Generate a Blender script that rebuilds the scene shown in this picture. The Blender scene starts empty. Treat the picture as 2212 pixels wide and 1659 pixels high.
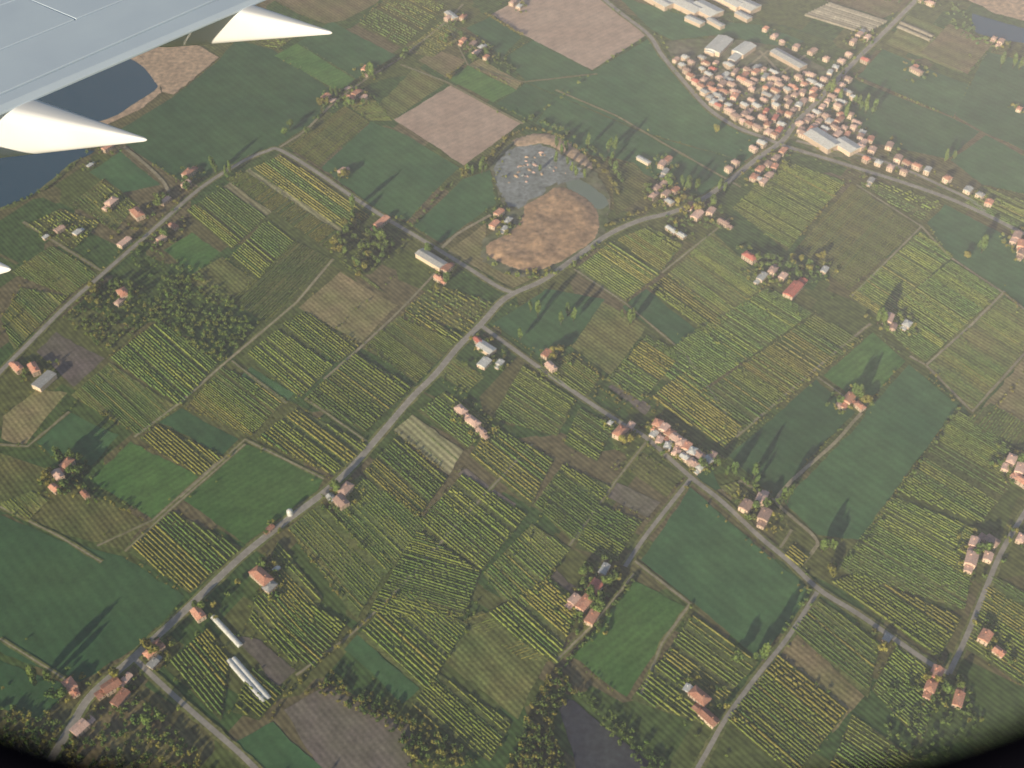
import bpy, math, random
import numpy as np
from mathutils import Vector
rng=np.random.default_rng(11); random.seed(11)
ALT=900.0; P=math.radians(45); F=2605.0
cp,sp=math.cos(P),math.sin(P)
def ray(u,v):
    x=(u-1106)/F; y=(829.5-v)/F
    return np.array([x,cp+y*sp,-sp+y*cp])
def G(u,v):                      # image pixel, unprojected through the camera -> ground metres
    d=ray(u,v); return d[:2]*(ALT/-d[2])
def W(u,v,drop):
    d=ray(u,v)*(drop/-ray(u,v)[2]); return np.array([d[0],d[1],ALT-drop])
S=bpy.context.scene; C=S.collection
# ---------------- materials
def nt(name):
    m=bpy.data.materials.new(name); m.use_nodes=True; t=m.node_tree
    return m,t,t.nodes['Principled BSDF'],t.nodes,t.links
def mat(name,a,b,s1=.015,s2=.3,amp=.35,rough=.9,stripe=0,sdir=(1,0),srand=.25,samp=.12,spec=.1,gain=1):
    m,t,bs,N,L=nt(name); a=[min(.9,k*gain) for k in a]; b=[min(.9,k*gain) for k in b]
    g=N.new('ShaderNodeNewGeometry')
    def noise(s,d=4):
        n=N.new('ShaderNodeTexNoise'); n.inputs['Scale'].default_value=s; n.inputs['Detail'].default_value=d
        L.new(g.outputs['Position'],n.inputs['Vector']); return n.outputs['Fac']
    def mr(x,lo,hi,f0=.3,f1=.7):
        n=N.new('ShaderNodeMapRange'); L.new(x,n.inputs[0])
        for i,k in enumerate((f0,f1,lo,hi)): n.inputs[i+1].default_value=k
        return n.outputs[0]
    def mul(x,y):
        n=N.new('ShaderNodeMath'); n.operation='MULTIPLY'; L.new(x,n.inputs[0]); L.new(y,n.inputs[1]); return n.outputs[0]
    mx=N.new('ShaderNodeMix'); mx.data_type='RGBA'
    L.new(mr(noise(s1,6),0,1),mx.inputs['Factor'])
    mx.inputs['A'].default_value=(*a,1); mx.inputs['B'].default_value=(*b,1)
    k=mr(noise(s2,5),1-amp,1+amp)
    k=mul(k,mr(noise(s1*5,3),.84,1.16))
    oi=N.new('ShaderNodeObjectInfo'); k=mul(k,mr(oi.outputs['Random'],1-srand,1+srand,0,1))
    if stripe:
        for per,am in ((stripe,samp),(stripe*5.3,samp*.6)):
            d=N.new('ShaderNodeVectorMath'); d.operation='DOT_PRODUCT'; L.new(g.outputs['Position'],d.inputs[0])
            d.inputs[1].default_value=(sdir[0]*6.283/per,sdir[1]*6.283/per,0)
            ad=N.new('ShaderNodeMath'); ad.operation='MULTIPLY_ADD'; L.new(noise(.02,2),ad.inputs[0]); ad.inputs[1].default_value=3; L.new(d.outputs['Value'],ad.inputs[2])
            s=N.new('ShaderNodeMath'); s.operation='SINE'; L.new(ad.outputs[0],s.inputs[0])
            k=mul(k,mr(s.outputs[0],1-am,1+am,-1,1))
    vm=N.new('ShaderNodeVectorMath'); vm.operation='SCALE'; L.new(mx.outputs['Result'],vm.inputs[0]); L.new(k,vm.inputs['Scale'])
    L.new(vm.outputs[0],bs.inputs['Base Color'])
    bs.inputs['Roughness'].default_value=rough; bs.inputs['Specular IOR Level'].default_value=spec
    return m
a0=G(620,1125); a1=G(990,750); dA=(a1-a0)/np.linalg.norm(a1-a0); b0=G(1040,705); b1=G(1770,1275); dB=(b1-b0)/np.linalg.norm(b1-b0); nB=np.array([-dB[1],dB[0]])
angA=math.atan2(dA[1],dA[0]); angB=math.atan2(dB[1],dB[0])
sa,sb=tuple(nB),tuple(dB)
V_=1.95
M=dict(
 g=mat('green_crop',(.033,.086,.038),(.052,.112,.046),s1=.010,stripe=9,sdir=sa,amp=.10,srand=.15,gain=V_,samp=.06),
 G=mat('bright_green_crop',(.045,.112,.030),(.066,.134,.038),stripe=7,sdir=sb,amp=.12,gain=V_,samp=.07),
 o=mat('olive_grass',(.080,.112,.036),(.132,.130,.050),s1=.02,stripe=4.6,sdir=sa,amp=.3,samp=.28,gain=V_),
 b=mat('bare_soil',(.60,.455,.385),(.67,.525,.45),stripe=8,sdir=sb,amp=.05,srand=.04,samp=.04),
 c=mat('weedy_soil',(.23,.185,.110),(.16,.168,.070),s1=.02,stripe=4.8,sdir=sa,amp=.25,samp=.2,gain=1.6),
 q=mat('mauve_soil',(.17,.145,.145),(.14,.14,.10),s1=.02,stripe=5,sdir=sa,amp=.18,gain=1.3),
 f=mat('orchard_floor',(.060,.096,.030),(.110,.116,.044),s1=.02,amp=.4,gain=V_),
 s=mat('sand',(.70,.53,.39),(.56,.42,.31),s1=.03,s2=.15,amp=.18,srand=.02),
 sm=mat('golden_brown_earth',(.74,.50,.32),(.40,.28,.19),s1=.04,s2=.14,amp=.32,srand=.02),
 k=mat('quarry_gravel',(.38,.43,.47),(.25,.29,.30),s1=.05,s2=.15,amp=.28,srand=.02),
 n=mat('dark_silt',(.06,.07,.10),(.09,.105,.12),s1=.03,s2=.2,amp=.2,srand=.02),
 y=mat('pale_strip_soil',(.42,.40,.24),(.35,.36,.20),stripe=6,sdir=sa,samp=.3,amp=.15),
 x=mat('village_yard',(.28,.27,.20),(.13,.19,.07),s1=.03,s2=.1,amp=.35,srand=.02),
 road=mat('weathered_asphalt',(.40,.39,.375),(.46,.44,.41),amp=.10,srand=.03),
 lane=mat('gravel_lane',(.46,.42,.32),(.34,.33,.21),amp=.2,srand=.1),
 verge=mat('dry_verge',(.22,.22,.09),(.13,.18,.055),s1=.05,amp=.35,srand=.1,gain=1.3),
 line=mat('road_paint',(.7,.7,.66),(.6,.6,.56)),
 leaf=mat('orchard_foliage',(.090,.142,.032),(.150,.172,.042),s1=.025,s2=.35,amp=.38,srand=.2,gain=V_),
 leafy=mat('yellow_green_foliage',(.150,.165,.040),(.195,.182,.050),s1=.03,s2=.35,amp=.36,srand=.2,gain=1.75),
 leafd=mat('dark_foliage',(.060,.112,.030),(.10,.140,.038),s1=.03,s2=.4,amp=.44,srand=.2,gain=V_),
 bark=mat('bark',(.09,.07,.05),(.12,.09,.07)),
 wall=mat('cream_plaster',(.74,.62,.54),(.66,.53,.44),s1=.3,s2=2,amp=.12,srand=.25),
 glass=mat('window_dark',(.03,.035,.04),(.04,.04,.045),rough=.2,spec=.5),
 t=mat('terracotta_tiles',(.72,.35,.26),(.78,.45,.35),s1=.15,s2=1.2,amp=.25,srand=.35),
 p=mat('faded_tiles',(.84,.60,.54),(.72,.51,.46),s1=.15,s2=1.2,amp=.22,srand=.35),
 e=mat('grey_sheet_roof',(.54,.57,.62),(.62,.65,.69),s1=.1,s2=.8,amp=.12,srand=.2),
 w=mat('white_sheet_roof',(.82,.86,.90),(.76,.80,.86),s1=.1,s2=.8,amp=.06,srand=.05,stripe=3,sdir=sa,samp=.04),
 r=mat('red_tiles',(.80,.25,.21),(.72,.30,.25),s1=.15,s2=1.2,amp=.2,srand=.1),
)
# patchwork base ground
m,t,bs,N,L=nt('patchwork_ground')
g=N.new('ShaderNodeNewGeometry'); vr=N.new('ShaderNodeVectorRotate'); vr.rotation_type='Z_AXIS'; vr.inputs['Angle'].default_value=-angA
L.new(g.outputs['Position'],vr.inputs['Vector'])
vo=N.new('ShaderNodeTexVoronoi'); vo.distance='CHEBYCHEV'; vo.inputs['Scale'].default_value=.011; vo.inputs['Randomness'].default_value=.7
L.new(vr.outputs[0],vo.inputs['Vector'])
sx=N.new('ShaderNodeSeparateColor'); L.new(vo.outputs['Color'],sx.inputs[0])
cr=N.new('ShaderNodeValToRGB'); cr.color_ramp.interpolation='CONSTANT'; L.new(sx.outputs[0],cr.inputs[0])
cols=[(.11,.18,.055),(.17,.20,.07),(.09,.17,.055),(.19,.19,.085),(.14,.19,.06),(.22,.20,.11)]
el=cr.color_ramp.elements; el[0].color=(*cols[0],1); el[1].position=1/6; el[1].color=(*cols[1],1)
for i in range(2,6): e_=el.new(i/6); e_.color=(*cols[i],1)
no=N.new('ShaderNodeTexNoise'); no.inputs['Scale'].default_value=.12; no.inputs['Detail'].default_value=8; L.new(g.outputs['Position'],no.inputs['Vector'])
mp=N.new('ShaderNodeMapRange'); L.new(no.outputs['Fac'],mp.inputs[0]); mp.inputs[1].default_value=.3; mp.inputs[2].default_value=.7; mp.inputs[3].default_value=.6; mp.inputs[4].default_value=1.3
d=N.new('ShaderNodeVectorMath'); d.operation='DOT_PRODUCT'; L.new(g.outputs['Position'],d.inputs[0]); d.inputs[1].default_value=(sa[0]*6.283/4.8,sa[1]*6.283/4.8,0)
sn=N.new('ShaderNodeMath'); sn.operation='SINE'; L.new(d.outputs['Value'],sn.inputs[0])
m2=N.new('ShaderNodeMath'); m2.operation='MULTIPLY_ADD'; L.new(sn.outputs[0],m2.inputs[0]); m2.inputs[1].default_value=.2; m2.inputs[2].default_value=1
m3=N.new('ShaderNodeMath'); m3.operation='MULTIPLY'; L.new(m2.outputs[0],m3.inputs[0]); L.new(mp.outputs[0],m3.inputs[1])
vm=N.new('ShaderNodeVectorMath'); vm.operation='SCALE'; L.new(cr.outputs[0],vm.inputs[0]); L.new(m3.outputs[0],vm.inputs['Scale']); L.new(vm.outputs[0],bs.inputs['Base Color'])
bs.inputs['Roughness'].default_value=1; bs.inputs['Specular IOR Level'].default_value=.05
M['base']=m
m,t,bs,N,L=nt('lake_water'); bs.inputs['Base Color'].default_value=(.012,.095,.18,1); bs.inputs['Roughness'].default_value=.25
nn=N.new('ShaderNodeTexNoise'); nn.inputs['Scale'].default_value=.3; bu=N.new('ShaderNodeBump'); bu.inputs['Strength'].default_value=.1; L.new(nn.outputs['Fac'],bu.inputs['Height']); L.new(bu.outputs[0],bs.inputs['Normal']); M['water']=m
m,t,bs,N,L=nt('pond_water'); bs.inputs['Base Color'].default_value=(.22,.30,.26,1); bs.inputs['Roughness'].default_value=.4; M['pond']=m
def paint(name,c,r,me=0):
    m,t,bs,N,L=nt(name); bs.inputs['Roughness'].default_value=r; bs.inputs['Metallic'].default_value=me
    tc=N.new('ShaderNodeTexCoord'); n=N.new('ShaderNodeTexNoise'); n.inputs['Scale'].default_value=1.5; n.inputs['Detail'].default_value=6; L.new(tc.outputs['Object'],n.inputs[0])
    mx=N.new('ShaderNodeMix'); mx.data_type='RGBA'; L.new(n.outputs['Fac'],mx.inputs['Factor']); mx.inputs['A'].default_value=(*[k*.88 for k in c],1); mx.inputs['B'].default_value=(*[min(1,k*1.08) for k in c],1)
    L.new(mx.outputs['Result'],bs.inputs['Base Color']); return m
M['wing']=paint('wing_grey_paint',(.66,.80,.98),.35); M['white']=paint('white_paint',(.84,.88,.93),.3); M['seam']=paint('seam_grey',(.30,.38,.50),.6)
m,t,bs,N,L=nt('shade_black_cabin_trim'); bs.inputs['Base Color'].default_value=(.004,.004,.007,1); bs.inputs['Roughness'].default_value=1; bs.inputs['Specular IOR Level'].default_value=0; M['trim']=m  # near-black colour stands in for the shade of the unbuilt cabin
# ---------------- mesh helpers
def link(o,par=None,**kw):
    C.objects.link(o)
    if par is not None: o.parent=par
    for k,v in kw.items(): o[k]=v
    return o
def mk(name,V,Fc,mats,par=None,mi=None,**kw):
    me=bpy.data.meshes.new(name); me.from_pydata([tuple(map(float,v)) for v in V],[],Fc)
    for q in (mats if isinstance(mats,list) else [mats]): me.materials.append(q)
    if mi is not None: me.polygons.foreach_set('material_index',mi)
    me.update(); return link(bpy.data.objects.new(name,me),par,**kw)
def nmesh(name,V,Q,mt,mi=None):
    me=bpy.data.meshes.new(name); V=np.asarray(V,np.float32); Q=np.asarray(Q,np.int32)
    me.vertices.add(len(V)); me.vertices.foreach_set('co',V.ravel())
    me.loops.add(Q.size); me.loops.foreach_set('vertex_index',Q.ravel())
    me.polygons.add(len(Q)); me.polygons.foreach_set('loop_start',np.arange(0,Q.size,4,dtype=np.int32)); me.polygons.foreach_set('loop_total',np.full(len(Q),4,np.int32))
    for q in (mt if isinstance(mt,list) else [mt]): me.materials.append(q)
    if mi is not None: me.polygons.foreach_set('material_index',np.asarray(mi,np.int32))
    me.update(calc_edges=True); return me
def smooth(pts,n=6):
    p=np.array(pts,float); p=np.vstack([2*p[0]-p[1],p,2*p[-1]-p[-2]]); out=[]
    for i in range(1,len(p)-2):
        for k in range(n):
            t=k/n; a,b,c,d=p[i-1:i+3]
            out.append(.5*((2*b)+(-a+c)*t+(2*a-5*b+4*c-d)*t*t+(-a+3*b-3*c+d)*t**3))
    out.append(p[-2]); return np.array(out)
def straight(pts,n=6):
    p=np.array(pts,float); out=[]
    for i in range(len(p)-1):
        for k in range(n): out.append(p[i]+(p[i+1]-p[i])*k/n)
    out.append(p[-1]); return np.array(out)
def pairs(s):
    a=list(map(float,s.split())); return [(a[i],a[i+1]) for i in range(0,len(a),2)]
def inside(pt,poly):
    x,y=pt; c=False; n=len(poly)
    for i in range(n):
        x1,y1=poly[i]; x2,y2=poly[i-1]
        if (y1>y)!=(y2>y) and x<(x2-x1)*(y-y1)/(y2-y1)+x1: c=not c
    return c
# ---------------- ground
mk('ground',[(-9000,-4000,0),(9000,-4000,0),(9000,14000,0),(-9000,14000,0)],[(0,1,2,3)],M['base'],kind='structure')
zc=[.02]; EDG=[]
def poly(name,pts,mt,shrink=2.0,rag=0,edge=True):
    w=[G(*p) for p in pts]
    if edge: EDG.extend([(w[i-1],w[i]) for i in range(len(w))])
    if rag:
        w2=[]
        for i in range(len(w)):
            a,b=w[i],w[(i+1)%len(w)]; n=max(2,int(np.linalg.norm(b-a)/8))
            for k in range(n): w2.append(a+(b-a)*k/n+rng.normal(0,rag,2))
        w=w2
    c=np.mean(w,axis=0); zc[0]+=.005; V=[]
    for p in w:
        d=c-p; q=p+d/np.linalg.norm(d)*shrink; V.append((q[0],q[1],zc[0]))
    return mk(name,V,[tuple(range(len(V)))],mt,kind='structure')
plain='''g 240 290 370 210 470 130 510 85 590 105 735 205 700 225 690 258 600 318 520 350 400 400 290 330
G 590 120 640 92 770 172 735 200
g 640 92 715 45 860 120 770 172
c 590 0 690 -40 830 -20 820 5 745 45 700 52 640 30
c 900 130 940 105 1012 130 965 170
o 800 240 900 140 965 180 850 260
G 965 172 1010 140 1120 195 1065 222
c 1010 140 1035 125 1130 178 1118 195
b 848 258 975 182 1130 266 1002 360
g 1068 225 1135 178 1215 210 1150 265
b 1060 30 1150 -20 1290 -10 1402 75 1280 153 1125 75
g 1005 60 1060 35 1130 80 1085 125
g 1085 125 1150 85 1285 155 1215 212 1135 178
g 1200 205 1275 155 1405 80 1470 175 1530 240 1600 285 1665 308 1610 350 1400 290
g 1155 265 1200 205 1400 290 1610 350 1520 425 1440 400 1340 350 1250 330
o 1310 335 1370 350 1425 405 1330 470
g 690 362 800 262 880 290 995 362 950 405 880 480 820 462
g 890 490 1000 385 1060 365 1075 440 950 528
o 745 225 800 205 840 250 800 262
G 350 540 415 500 480 545 420 600
c 640 665 735 585 860 660 780 745
o 780 745 860 680 990 735 900 830
q 75 760 120 715 230 775 160 840
c 0 900 80 840 150 845 50 970 0 950
g 75 955 150 888 260 940 200 1010 110 990
g 500 830 540 790 640 850 620 872
g 340 910 390 880 520 950 480 988
G 390 1080 530 955 705 1030 690 1060 530 1180
G 190 1040 280 950 440 1030 330 1125
o -10 1100 -10 975 100 1010 320 1130 270 1190 150 1160
g -10 1105 130 1165 270 1200 405 1290 300 1400 170 1480 -40 1400
g -40 1405 160 1485 90 1560 -60 1520
g 190 372 260 325 350 400 260 420
c 960 545 1050 480 1050 560 1160 600 1110 625
g 1060 700 1180 622 1310 645 1240 745 1170 775
g 1340 662 1395 622 1525 725 1475 762
o 1230 750 1300 650 1400 700 1390 725 1320 815
g 2000 480 2040 440 2230 535 2230 690 2050 560
G 1775 812 1885 715 1960 780 1868 880
g 1870 888 1964 785 2072 875 1860 1170 1765 1160 1690 1085 1860 905
g 1570 985 1762 818 1850 890 1670 1078
g 1905 105 2110 190 2060 255 1850 165
g 1740 250 1830 165 2060 255 2120 285 2050 345 1880 310
g 2060 250 2130 110 2230 135 2230 335 2120 285
g 2050 345 2130 290 2230 345 2230 425 2120 400
o 1910 95 1960 30 2110 90 2080 160
c 1985 115 2050 50 2150 92 2090 162
c 1800 -5 1970 -15 1935 30 1905 42
g 1330 -10 1500 40 1650 55 1740 90 1700 110 1560 75 1450 88 1405 65
x 1430 88 1560 80 1700 100 1790 150 1810 200 1700 302 1590 278 1530 235 1480 180
x 1700 300 1740 245 1800 235 1880 290 1870 345 1780 340
g 1380 1210 1490 1050 1762 1282 1640 1428
G 1230 1420 1370 1250 1490 1312 1350 1512
c 1680 1405 1725 1362 1872 1505 1800 1592
c 2110 890 2220 760 2320 900 2200 960
q 985 1022 1005 1010 1118 1092 1100 1118
q 1300 1072 1330 1038 1432 1085 1400 1122
o 1330 1000 1390 975 1482 1030 1440 1080
o 955 1430 1020 1340 1182 1430 1120 1560
g 740 1400 770 1368 912 1490 870 1525
q 1178 1252 1200 1228 1262 1280 1230 1302
q 500 1370 560 1378 645 1450 600 1490
q 610 1530 700 1480 900 1570 890 1680 700 1690
n 1195 1500 1240 1510 1410 1650 1380 1690 1250 1690
g 505 1600 590 1555 710 1670 540 1690
c 180 1540 300 1500 420 1600 400 1690 150 1690
q 1310 835 1330 820 1412 880 1395 900
c 1690 360 1760 370 1720 450 1640 450
y 480 402 495 392 590 460 575 470
y 525 370 540 362 748 495 738 505
g 1490 1020 1540 1010 1560 1060 1530 1065
'''
lab={'g':'crop_field','G':'crop_field','o':'meadow_ground','b':'bare_field','c':'fallow_field','q':'ploughed_field','x':'village_ground','n':'silt_ground','y':'bare_field'}
for ln in plain.strip().split('\n'):
    k,s=ln[0],ln[2:]; poly(lab[k],pairs(s),M[k],2.0,.5,k in 'gGocq')
# orchards/vineyards: corners top right bottom left (rows follow edge 1-2)
rows='''o 860 -30 970 10 870 105 770 55
o 960 40 1010 75 935 125 870 112
o 530 82 640 78 600 108 570 100
v 620 318 745 228 800 262 690 362
v 745 222 800 205 850 262 800 262
R 605 335 815 465 748 500 538 365
r 485 385 530 370 735 505 715 545
r 480 402 580 468 500 542 400 455
d 575 475 640 518 555 610 490 560
r 495 650 640 520 720 560 580 702
v 735 562 770 580 840 640 745 580
o 940 612 1070 655 1012 722 870 668
r 880 668 1005 728 995 740 870 682
v 865 685 990 738 900 830 785 745
d 345 690 475 785 392 880 232 775
v 235 782 388 882 300 942 150 855
v 480 790 622 862 545 945 400 880
r 600 710 722 790 650 860 522 770
r 660 672 780 750 730 785 600 702
r 765 762 895 835 790 935 655 862
R 640 880 800 965 722 1030 550 948
R 340 915 488 990 432 1032 300 950
R 370 1102 528 1185 412 1285 270 1190
v 45 620 150 640 30 760 0 690
v 110 530 218 590 150 642 20 590
o 130 450 220 480 160 540 50 490
o 225 385 300 440 250 500 150 440
R 1320 520 1430 592 1350 652 1240 582
r 1400 488 1480 530 1422 592 1330 516
v 1540 500 1660 612 1560 700 1440 592
R 1440 592 1562 692 1532 726 1400 622
d 1660 620 1760 675 1490 862 1385 790
r 1764 677 1862 735 1600 938 1494 864
r 1400 722 1480 765 1385 870 1305 822
R 1480 800 1610 922 1570 972 1400 860
v 1720 535 1840 395 1985 495 1832 630
r 1690 345 1830 392 1700 545 1580 450
o 1900 392 2042 442 1992 482 1850 395
r 1990 500 2062 552 1900 690 1830 642
d 2055 562 2165 632 1992 790 1890 690
v 2172 640 2260 700 2102 890 2000 792
d 2070 885 2230 990 2120 1135 1930 1062
d 1925 1070 2125 1145 2085 1320 1800 1232
R 1850 1235 2080 1335 2030 1430 1790 1255
y 890 895 1003 975 970 1030 848 930
d 960 845 1060 905 1012 975 900 888
r 855 942 970 1032 900 1125 780 1022
d 1130 785 1245 862 1205 945 1060 905
r 980 770 1050 815 1010 850 950 815
r 1060 915 1200 992 1145 1100 1012 985
d 780 1025 930 1132 830 1250 700 1075
r 690 1085 850 1215 770 1340 620 1142
r 600 1165 700 1290 640 1440 530 1350
d 1215 1002 1325 1052 1240 1175 1150 1092
r 1290 1085 1392 1125 1330 1215 1238 1185
d 1000 1022 1142 1112 1042 1235 900 1132
d 900 1142 1042 1235 1005 1335 790 1330
R 865 1270 1015 1350 922 1502 770 1372
r 1150 1130 1235 1185 1120 1340 1040 1240
R 1190 1245 1255 1300 1205 1440 1040 1330
R 640 1290 755 1345 680 1450 570 1385
R 450 1355 500 1420 480 1560 350 1440
r 540 1440 620 1490 560 1560 500 1540
r 940 1450 1110 1560 1060 1650 880 1530
R 1500 1322 1640 1432 1520 1570 1360 1512
R 1770 1292 1905 1392 1875 1512 1705 1358
r 1682 1412 1835 1535 1720 1680 1560 1560
d 1935 1392 2045 1470 1990 1610 1880 1490
r 2140 1240 2260 1300 2230 1500 2080 1400
r 1840 1540 1980 1640 1900 1700 1780 1680
d 1250 880 1330 920 1290 1000 1215 960
r 1240 760 1300 815 1270 860 1150 800
d 2080 905 2140 870 2240 930 2230 985
R 1710 1170 1755 1200 1725 1235 1690 1205
o 1590 1040 1660 1080 1620 1110 1550 1050
v 400 600 480 555 560 610 470 660
v 1000 1340 1040 1320 1190 1430 1150 1440
r 2120 400 2230 440 2230 520 2080 440
v 70 1060 110 1080 60 1130 -10 1090
'''
CFG={'r':(3.1,1.8,1.6,.07,'leaf','f'),'R':(3.3,1.8,1.65,.06,'leafy','f'),'d':(2.9,1.8,1.5,.07,'leafd','f'),'v':(2.5,1.0,1.0,.03,'leaf','o'),'o':(4.4,1.7,1.7,.25,'leaf','o'),'y':(6.0,.8,1.2,.02,'leafd','y')}
ALTM={'leaf':['leaf','leafd','leafy'],'leafy':['leafy','leaf','leafd'],'leafd':['leafd','leaf','leafd']}
def orchard(k,pts):
    sp_,h,wd,gap,lm,fm=CFG[k]
    poly('orchard_ground',pts,M[fm],1.0,.4)
    pp=np.array([G(*p) for p in pts]); c=pp.mean(0); pp=pp+(c-pp)/np.linalg.norm(c-pp,axis=1)[:,None]*2.0
    e1=pp[1]-pp[0]; e2=pp[2]-pp[3]; u=e1/np.linalg.norm(e1)+e2/np.linalg.norm(e2); u/=np.linalg.norm(u)
    if abs(np.dot(u,dB))>.88: u=u*.35+dB*.65*np.sign(np.dot(u,dB)); u/=np.linalg.norm(u)
    q=np.array([-u[1],u[0]]); off=pp@q; VV=[];QQ=[];MI=[];base=0
    hm=h*rng.uniform(.85,1.15)
    t=off.min()+1; left=0
    while t<off.max():
        if left<=0: left=rng.integers(4,12); bf=rng.uniform(.72,1.12); bm=rng.choice([0,0,0,1,1,2]); bs_=sp_*rng.uniform(.85,1.2); t+=rng.choice([0,0,1.5,3.])
        left-=1; t+=bs_
        if rng.random()<.05: continue
        hits=[]
        for j in range(4):
            A_,B_=pp[j-1],pp[j]; da,db=off[j-1]-t,off[j]-t
            if da*db<0: hits.append(np.dot(A_+(B_-A_)*da/(da-db),u))
        if len(hits)<2: continue
        s0,s1=min(hits)+rng.uniform(-.8,.8),max(hits)+rng.uniform(-.8,.8); Ln=s1-s0; n=int(Ln/1.3)
        if n<4: continue
        s=np.linspace(s0,s1,n)[:,None]; ctr=u*s+q*t+q*rng.normal(0,.12,(n,1))
        vig=np.clip(1+.14*np.sin(s/rng.uniform(12,40)+rng.uniform(0,6)),.75,1.2)*rng.uniform(.86,1.1)*bf
        f=vig*rng.uniform(.76,1.12,(n,1))
        gp=rng.random((n,1))<gap
        if k=='o': gp|=np.roll(gp,1,axis=0)
        f=np.where(gp,.25,f)
        ring=[]
        for (o_,z_) in [(-.5,.1),(-.42,.8),(0,1),(.42,.8),(.5,.1)]:
            oo=o_*wd*f+rng.normal(0,.09,(n,1)); zz=np.maximum(z_*hm*f*rng.uniform(.92,1.06,(n,1)),.05)
            ring.append(np.hstack([ctr+q*oo,zz]))
        V=np.stack(ring,1).reshape(-1,3); VV.append(V)
        idx=np.arange(n-1)[:,None]*5+np.arange(4)[None,:]+base
        QQ.append(np.stack([idx,idx+1,idx+6,idx+5],-1).reshape(-1,4)); base+=n*5
        MI.append(np.full((n-1)*4,bm if rng.random()<.85 else rng.integers(0,3)))
    if VV:
        me=nmesh('orchard_rows',np.vstack(VV),np.vstack(QQ),[M[z] for z in ALTM[lm]],np.concatenate(MI)); link(bpy.data.objects.new('vineyard_rows' if k=='v' else 'orchard_rows',me),kind='stuff')
for ln in rows.strip().split('\n'): orchard(ln[0],pairs(ln[2:]))
# ---------------- water, quarry
for nm,s,mk_ in (('lake_bank','-200 420 60 195 160 150 250 112 300 120 345 165 350 200 310 232 240 268 100 310','s'),
                 ('lake_bank','-200 310 195 315 160 362 100 408 30 450 -150 490','verge'),
                 ('sand_ground','250 112 300 85 400 82 472 125 430 160 375 205 350 200 345 165 300 120','s'),
                 ('sand_ground','2090 0 2230 0 2230 50 2150 30','s')):
    poly(nm,pairs(s),M[mk_],0,1,False)
for s,mt in (('-200 400 85 203 150 168 250 122 305 142 335 178 338 193 290 225 235 257 100 295','water'),('-200 325 183 322 150 355 100 398 30 440 -150 470','water'),('2100 30 2160 48 2230 70 2230 95 2110 72','water')):
    pp=smooth(pairs(s)+pairs(s)[:1],4)[:-1]; poly('water',pp,M[mt],0,.3,False)
def rp(s,n=4): return list(map(tuple,smooth(pairs(s)+pairs(s)[:1],n)[:-1]))
poly('quarry_ground',rp('1055 365 1110 305 1180 300 1250 345 1305 395 1315 450 1300 510 1220 575 1120 600 1050 570 1040 530 1085 480 1080 430'),M['x'],0,1.5,False)
poly('quarry_ground',rp('1065 365 1115 318 1180 318 1240 352 1260 385 1225 395 1190 402 1120 450 1085 420'),M['k'],0,2,False)
poly('water',rp('1222 395 1255 390 1312 432 1302 452 1268 446 1235 420'),M['pond'],0,.6,False)
from mathutils import noise as mn
def mound(name,pp,H,mt,step=4.5,rough=.5,**kw):
    P_=[tuple(G(*p)) for p in pp]; xs=[p[0] for p in P_]; ys=[p[1] for p in P_]
    X=np.arange(min(xs)-step,max(xs)+step*2,step); Y=np.arange(min(ys)-step,max(ys)+step*2,step)
    pa=np.array(P_); V=[];I={}
    for i,x in enumerate(X):
        for j,y in enumerate(Y):
            ins=inside((x,y),P_); z=-.3
            if ins:
                d=1e9
                for a in range(len(pa)):
                    A_,B_=pa[a-1],pa[a]; t=np.clip(np.dot((x,y)-A_,B_-A_)/np.dot(B_-A_,B_-A_),0,1); d=min(d,np.hypot(*((x,y)-A_-(B_-A_)*t)))
                nz=mn.fractal(Vector((x*.03,y*.03,1)),.8,2.1,6)
                z=.7+H*min(1,d/14)*(.8+rough*nz)
            I[i,j]=len(V); V.append((x+rng.normal(0,.3),y+rng.normal(0,.3),z))
    Fc=[]
    for i in range(len(X)-1):
        for j in range(len(Y)-1):
            q=(I[i,j],I[i+1,j],I[i+1,j+1],I[i,j+1])
            if any(V[k][2]>0 for k in q): Fc.append(q)
    o=mk(name,V,Fc,mt,**kw)
    for p in o.data.polygons: p.use_smooth=True
    return o
mound('sand_terrain',rp('1130 445 1175 420 1210 403 1262 425 1292 458 1290 512 1240 550 1200 572 1140 588 1065 562 1048 532 1100 502 1125 475'),2.4,M['sm'],2.4,.5,kind='structure')
mound('quarry_terrain',rp('1105 303 1180 288 1255 330 1280 365 1252 357 1180 314 1120 320'),2,M['s'],3.5,.4,kind='structure')
def pile(x,y,r,h,mt,i):
    V=[(0,0,h)];Fc=[]
    n=11
    for k,(rr,hh) in enumerate(((.35,.72),(.7,.34),(1,-.05))):
        for a in range(n):
            q=a/n*6.283; s=rr*r*rng.uniform(.8,1.15); V.append((s*math.cos(q),s*math.sin(q)*.6,hh*h*rng.uniform(.9,1.1)))
    for a in range(n):
        b=(a+1)%n; Fc.append((0,1+a,1+b))
        for k in range(2): Fc.append((1+k*n+a,1+(k+1)*n+a,1+(k+1)*n+b,1+k*n+b))
    o=mk('gravel_pile',V,Fc,mt,label='conical heap of pale gravel on quarry floor',category='gravel pile',group='gravel heaps in the quarry'); o.location=(x,y,.3); o.rotation_euler[2]=rng.uniform(0,6)
    for p in o.data.polygons: p.use_smooth=True
for cx,cy,nn_,sx_,sy_ in ((1145,360,20,24,14),(1125,390,10,15,14),(1200,370,6,15,8),(1170,335,4,20,5)):
    for n in range(nn_):
        w=G(cx+rng.normal(0,sx_*.7),cy+rng.normal(0,sy_*.7)); pile(w[0],w[1],rng.uniform(1.8,6.5),rng.uniform(.8,2.4),M['s' if n%3==0 else 'k' if n%3==1 else 'p'],n)
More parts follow.
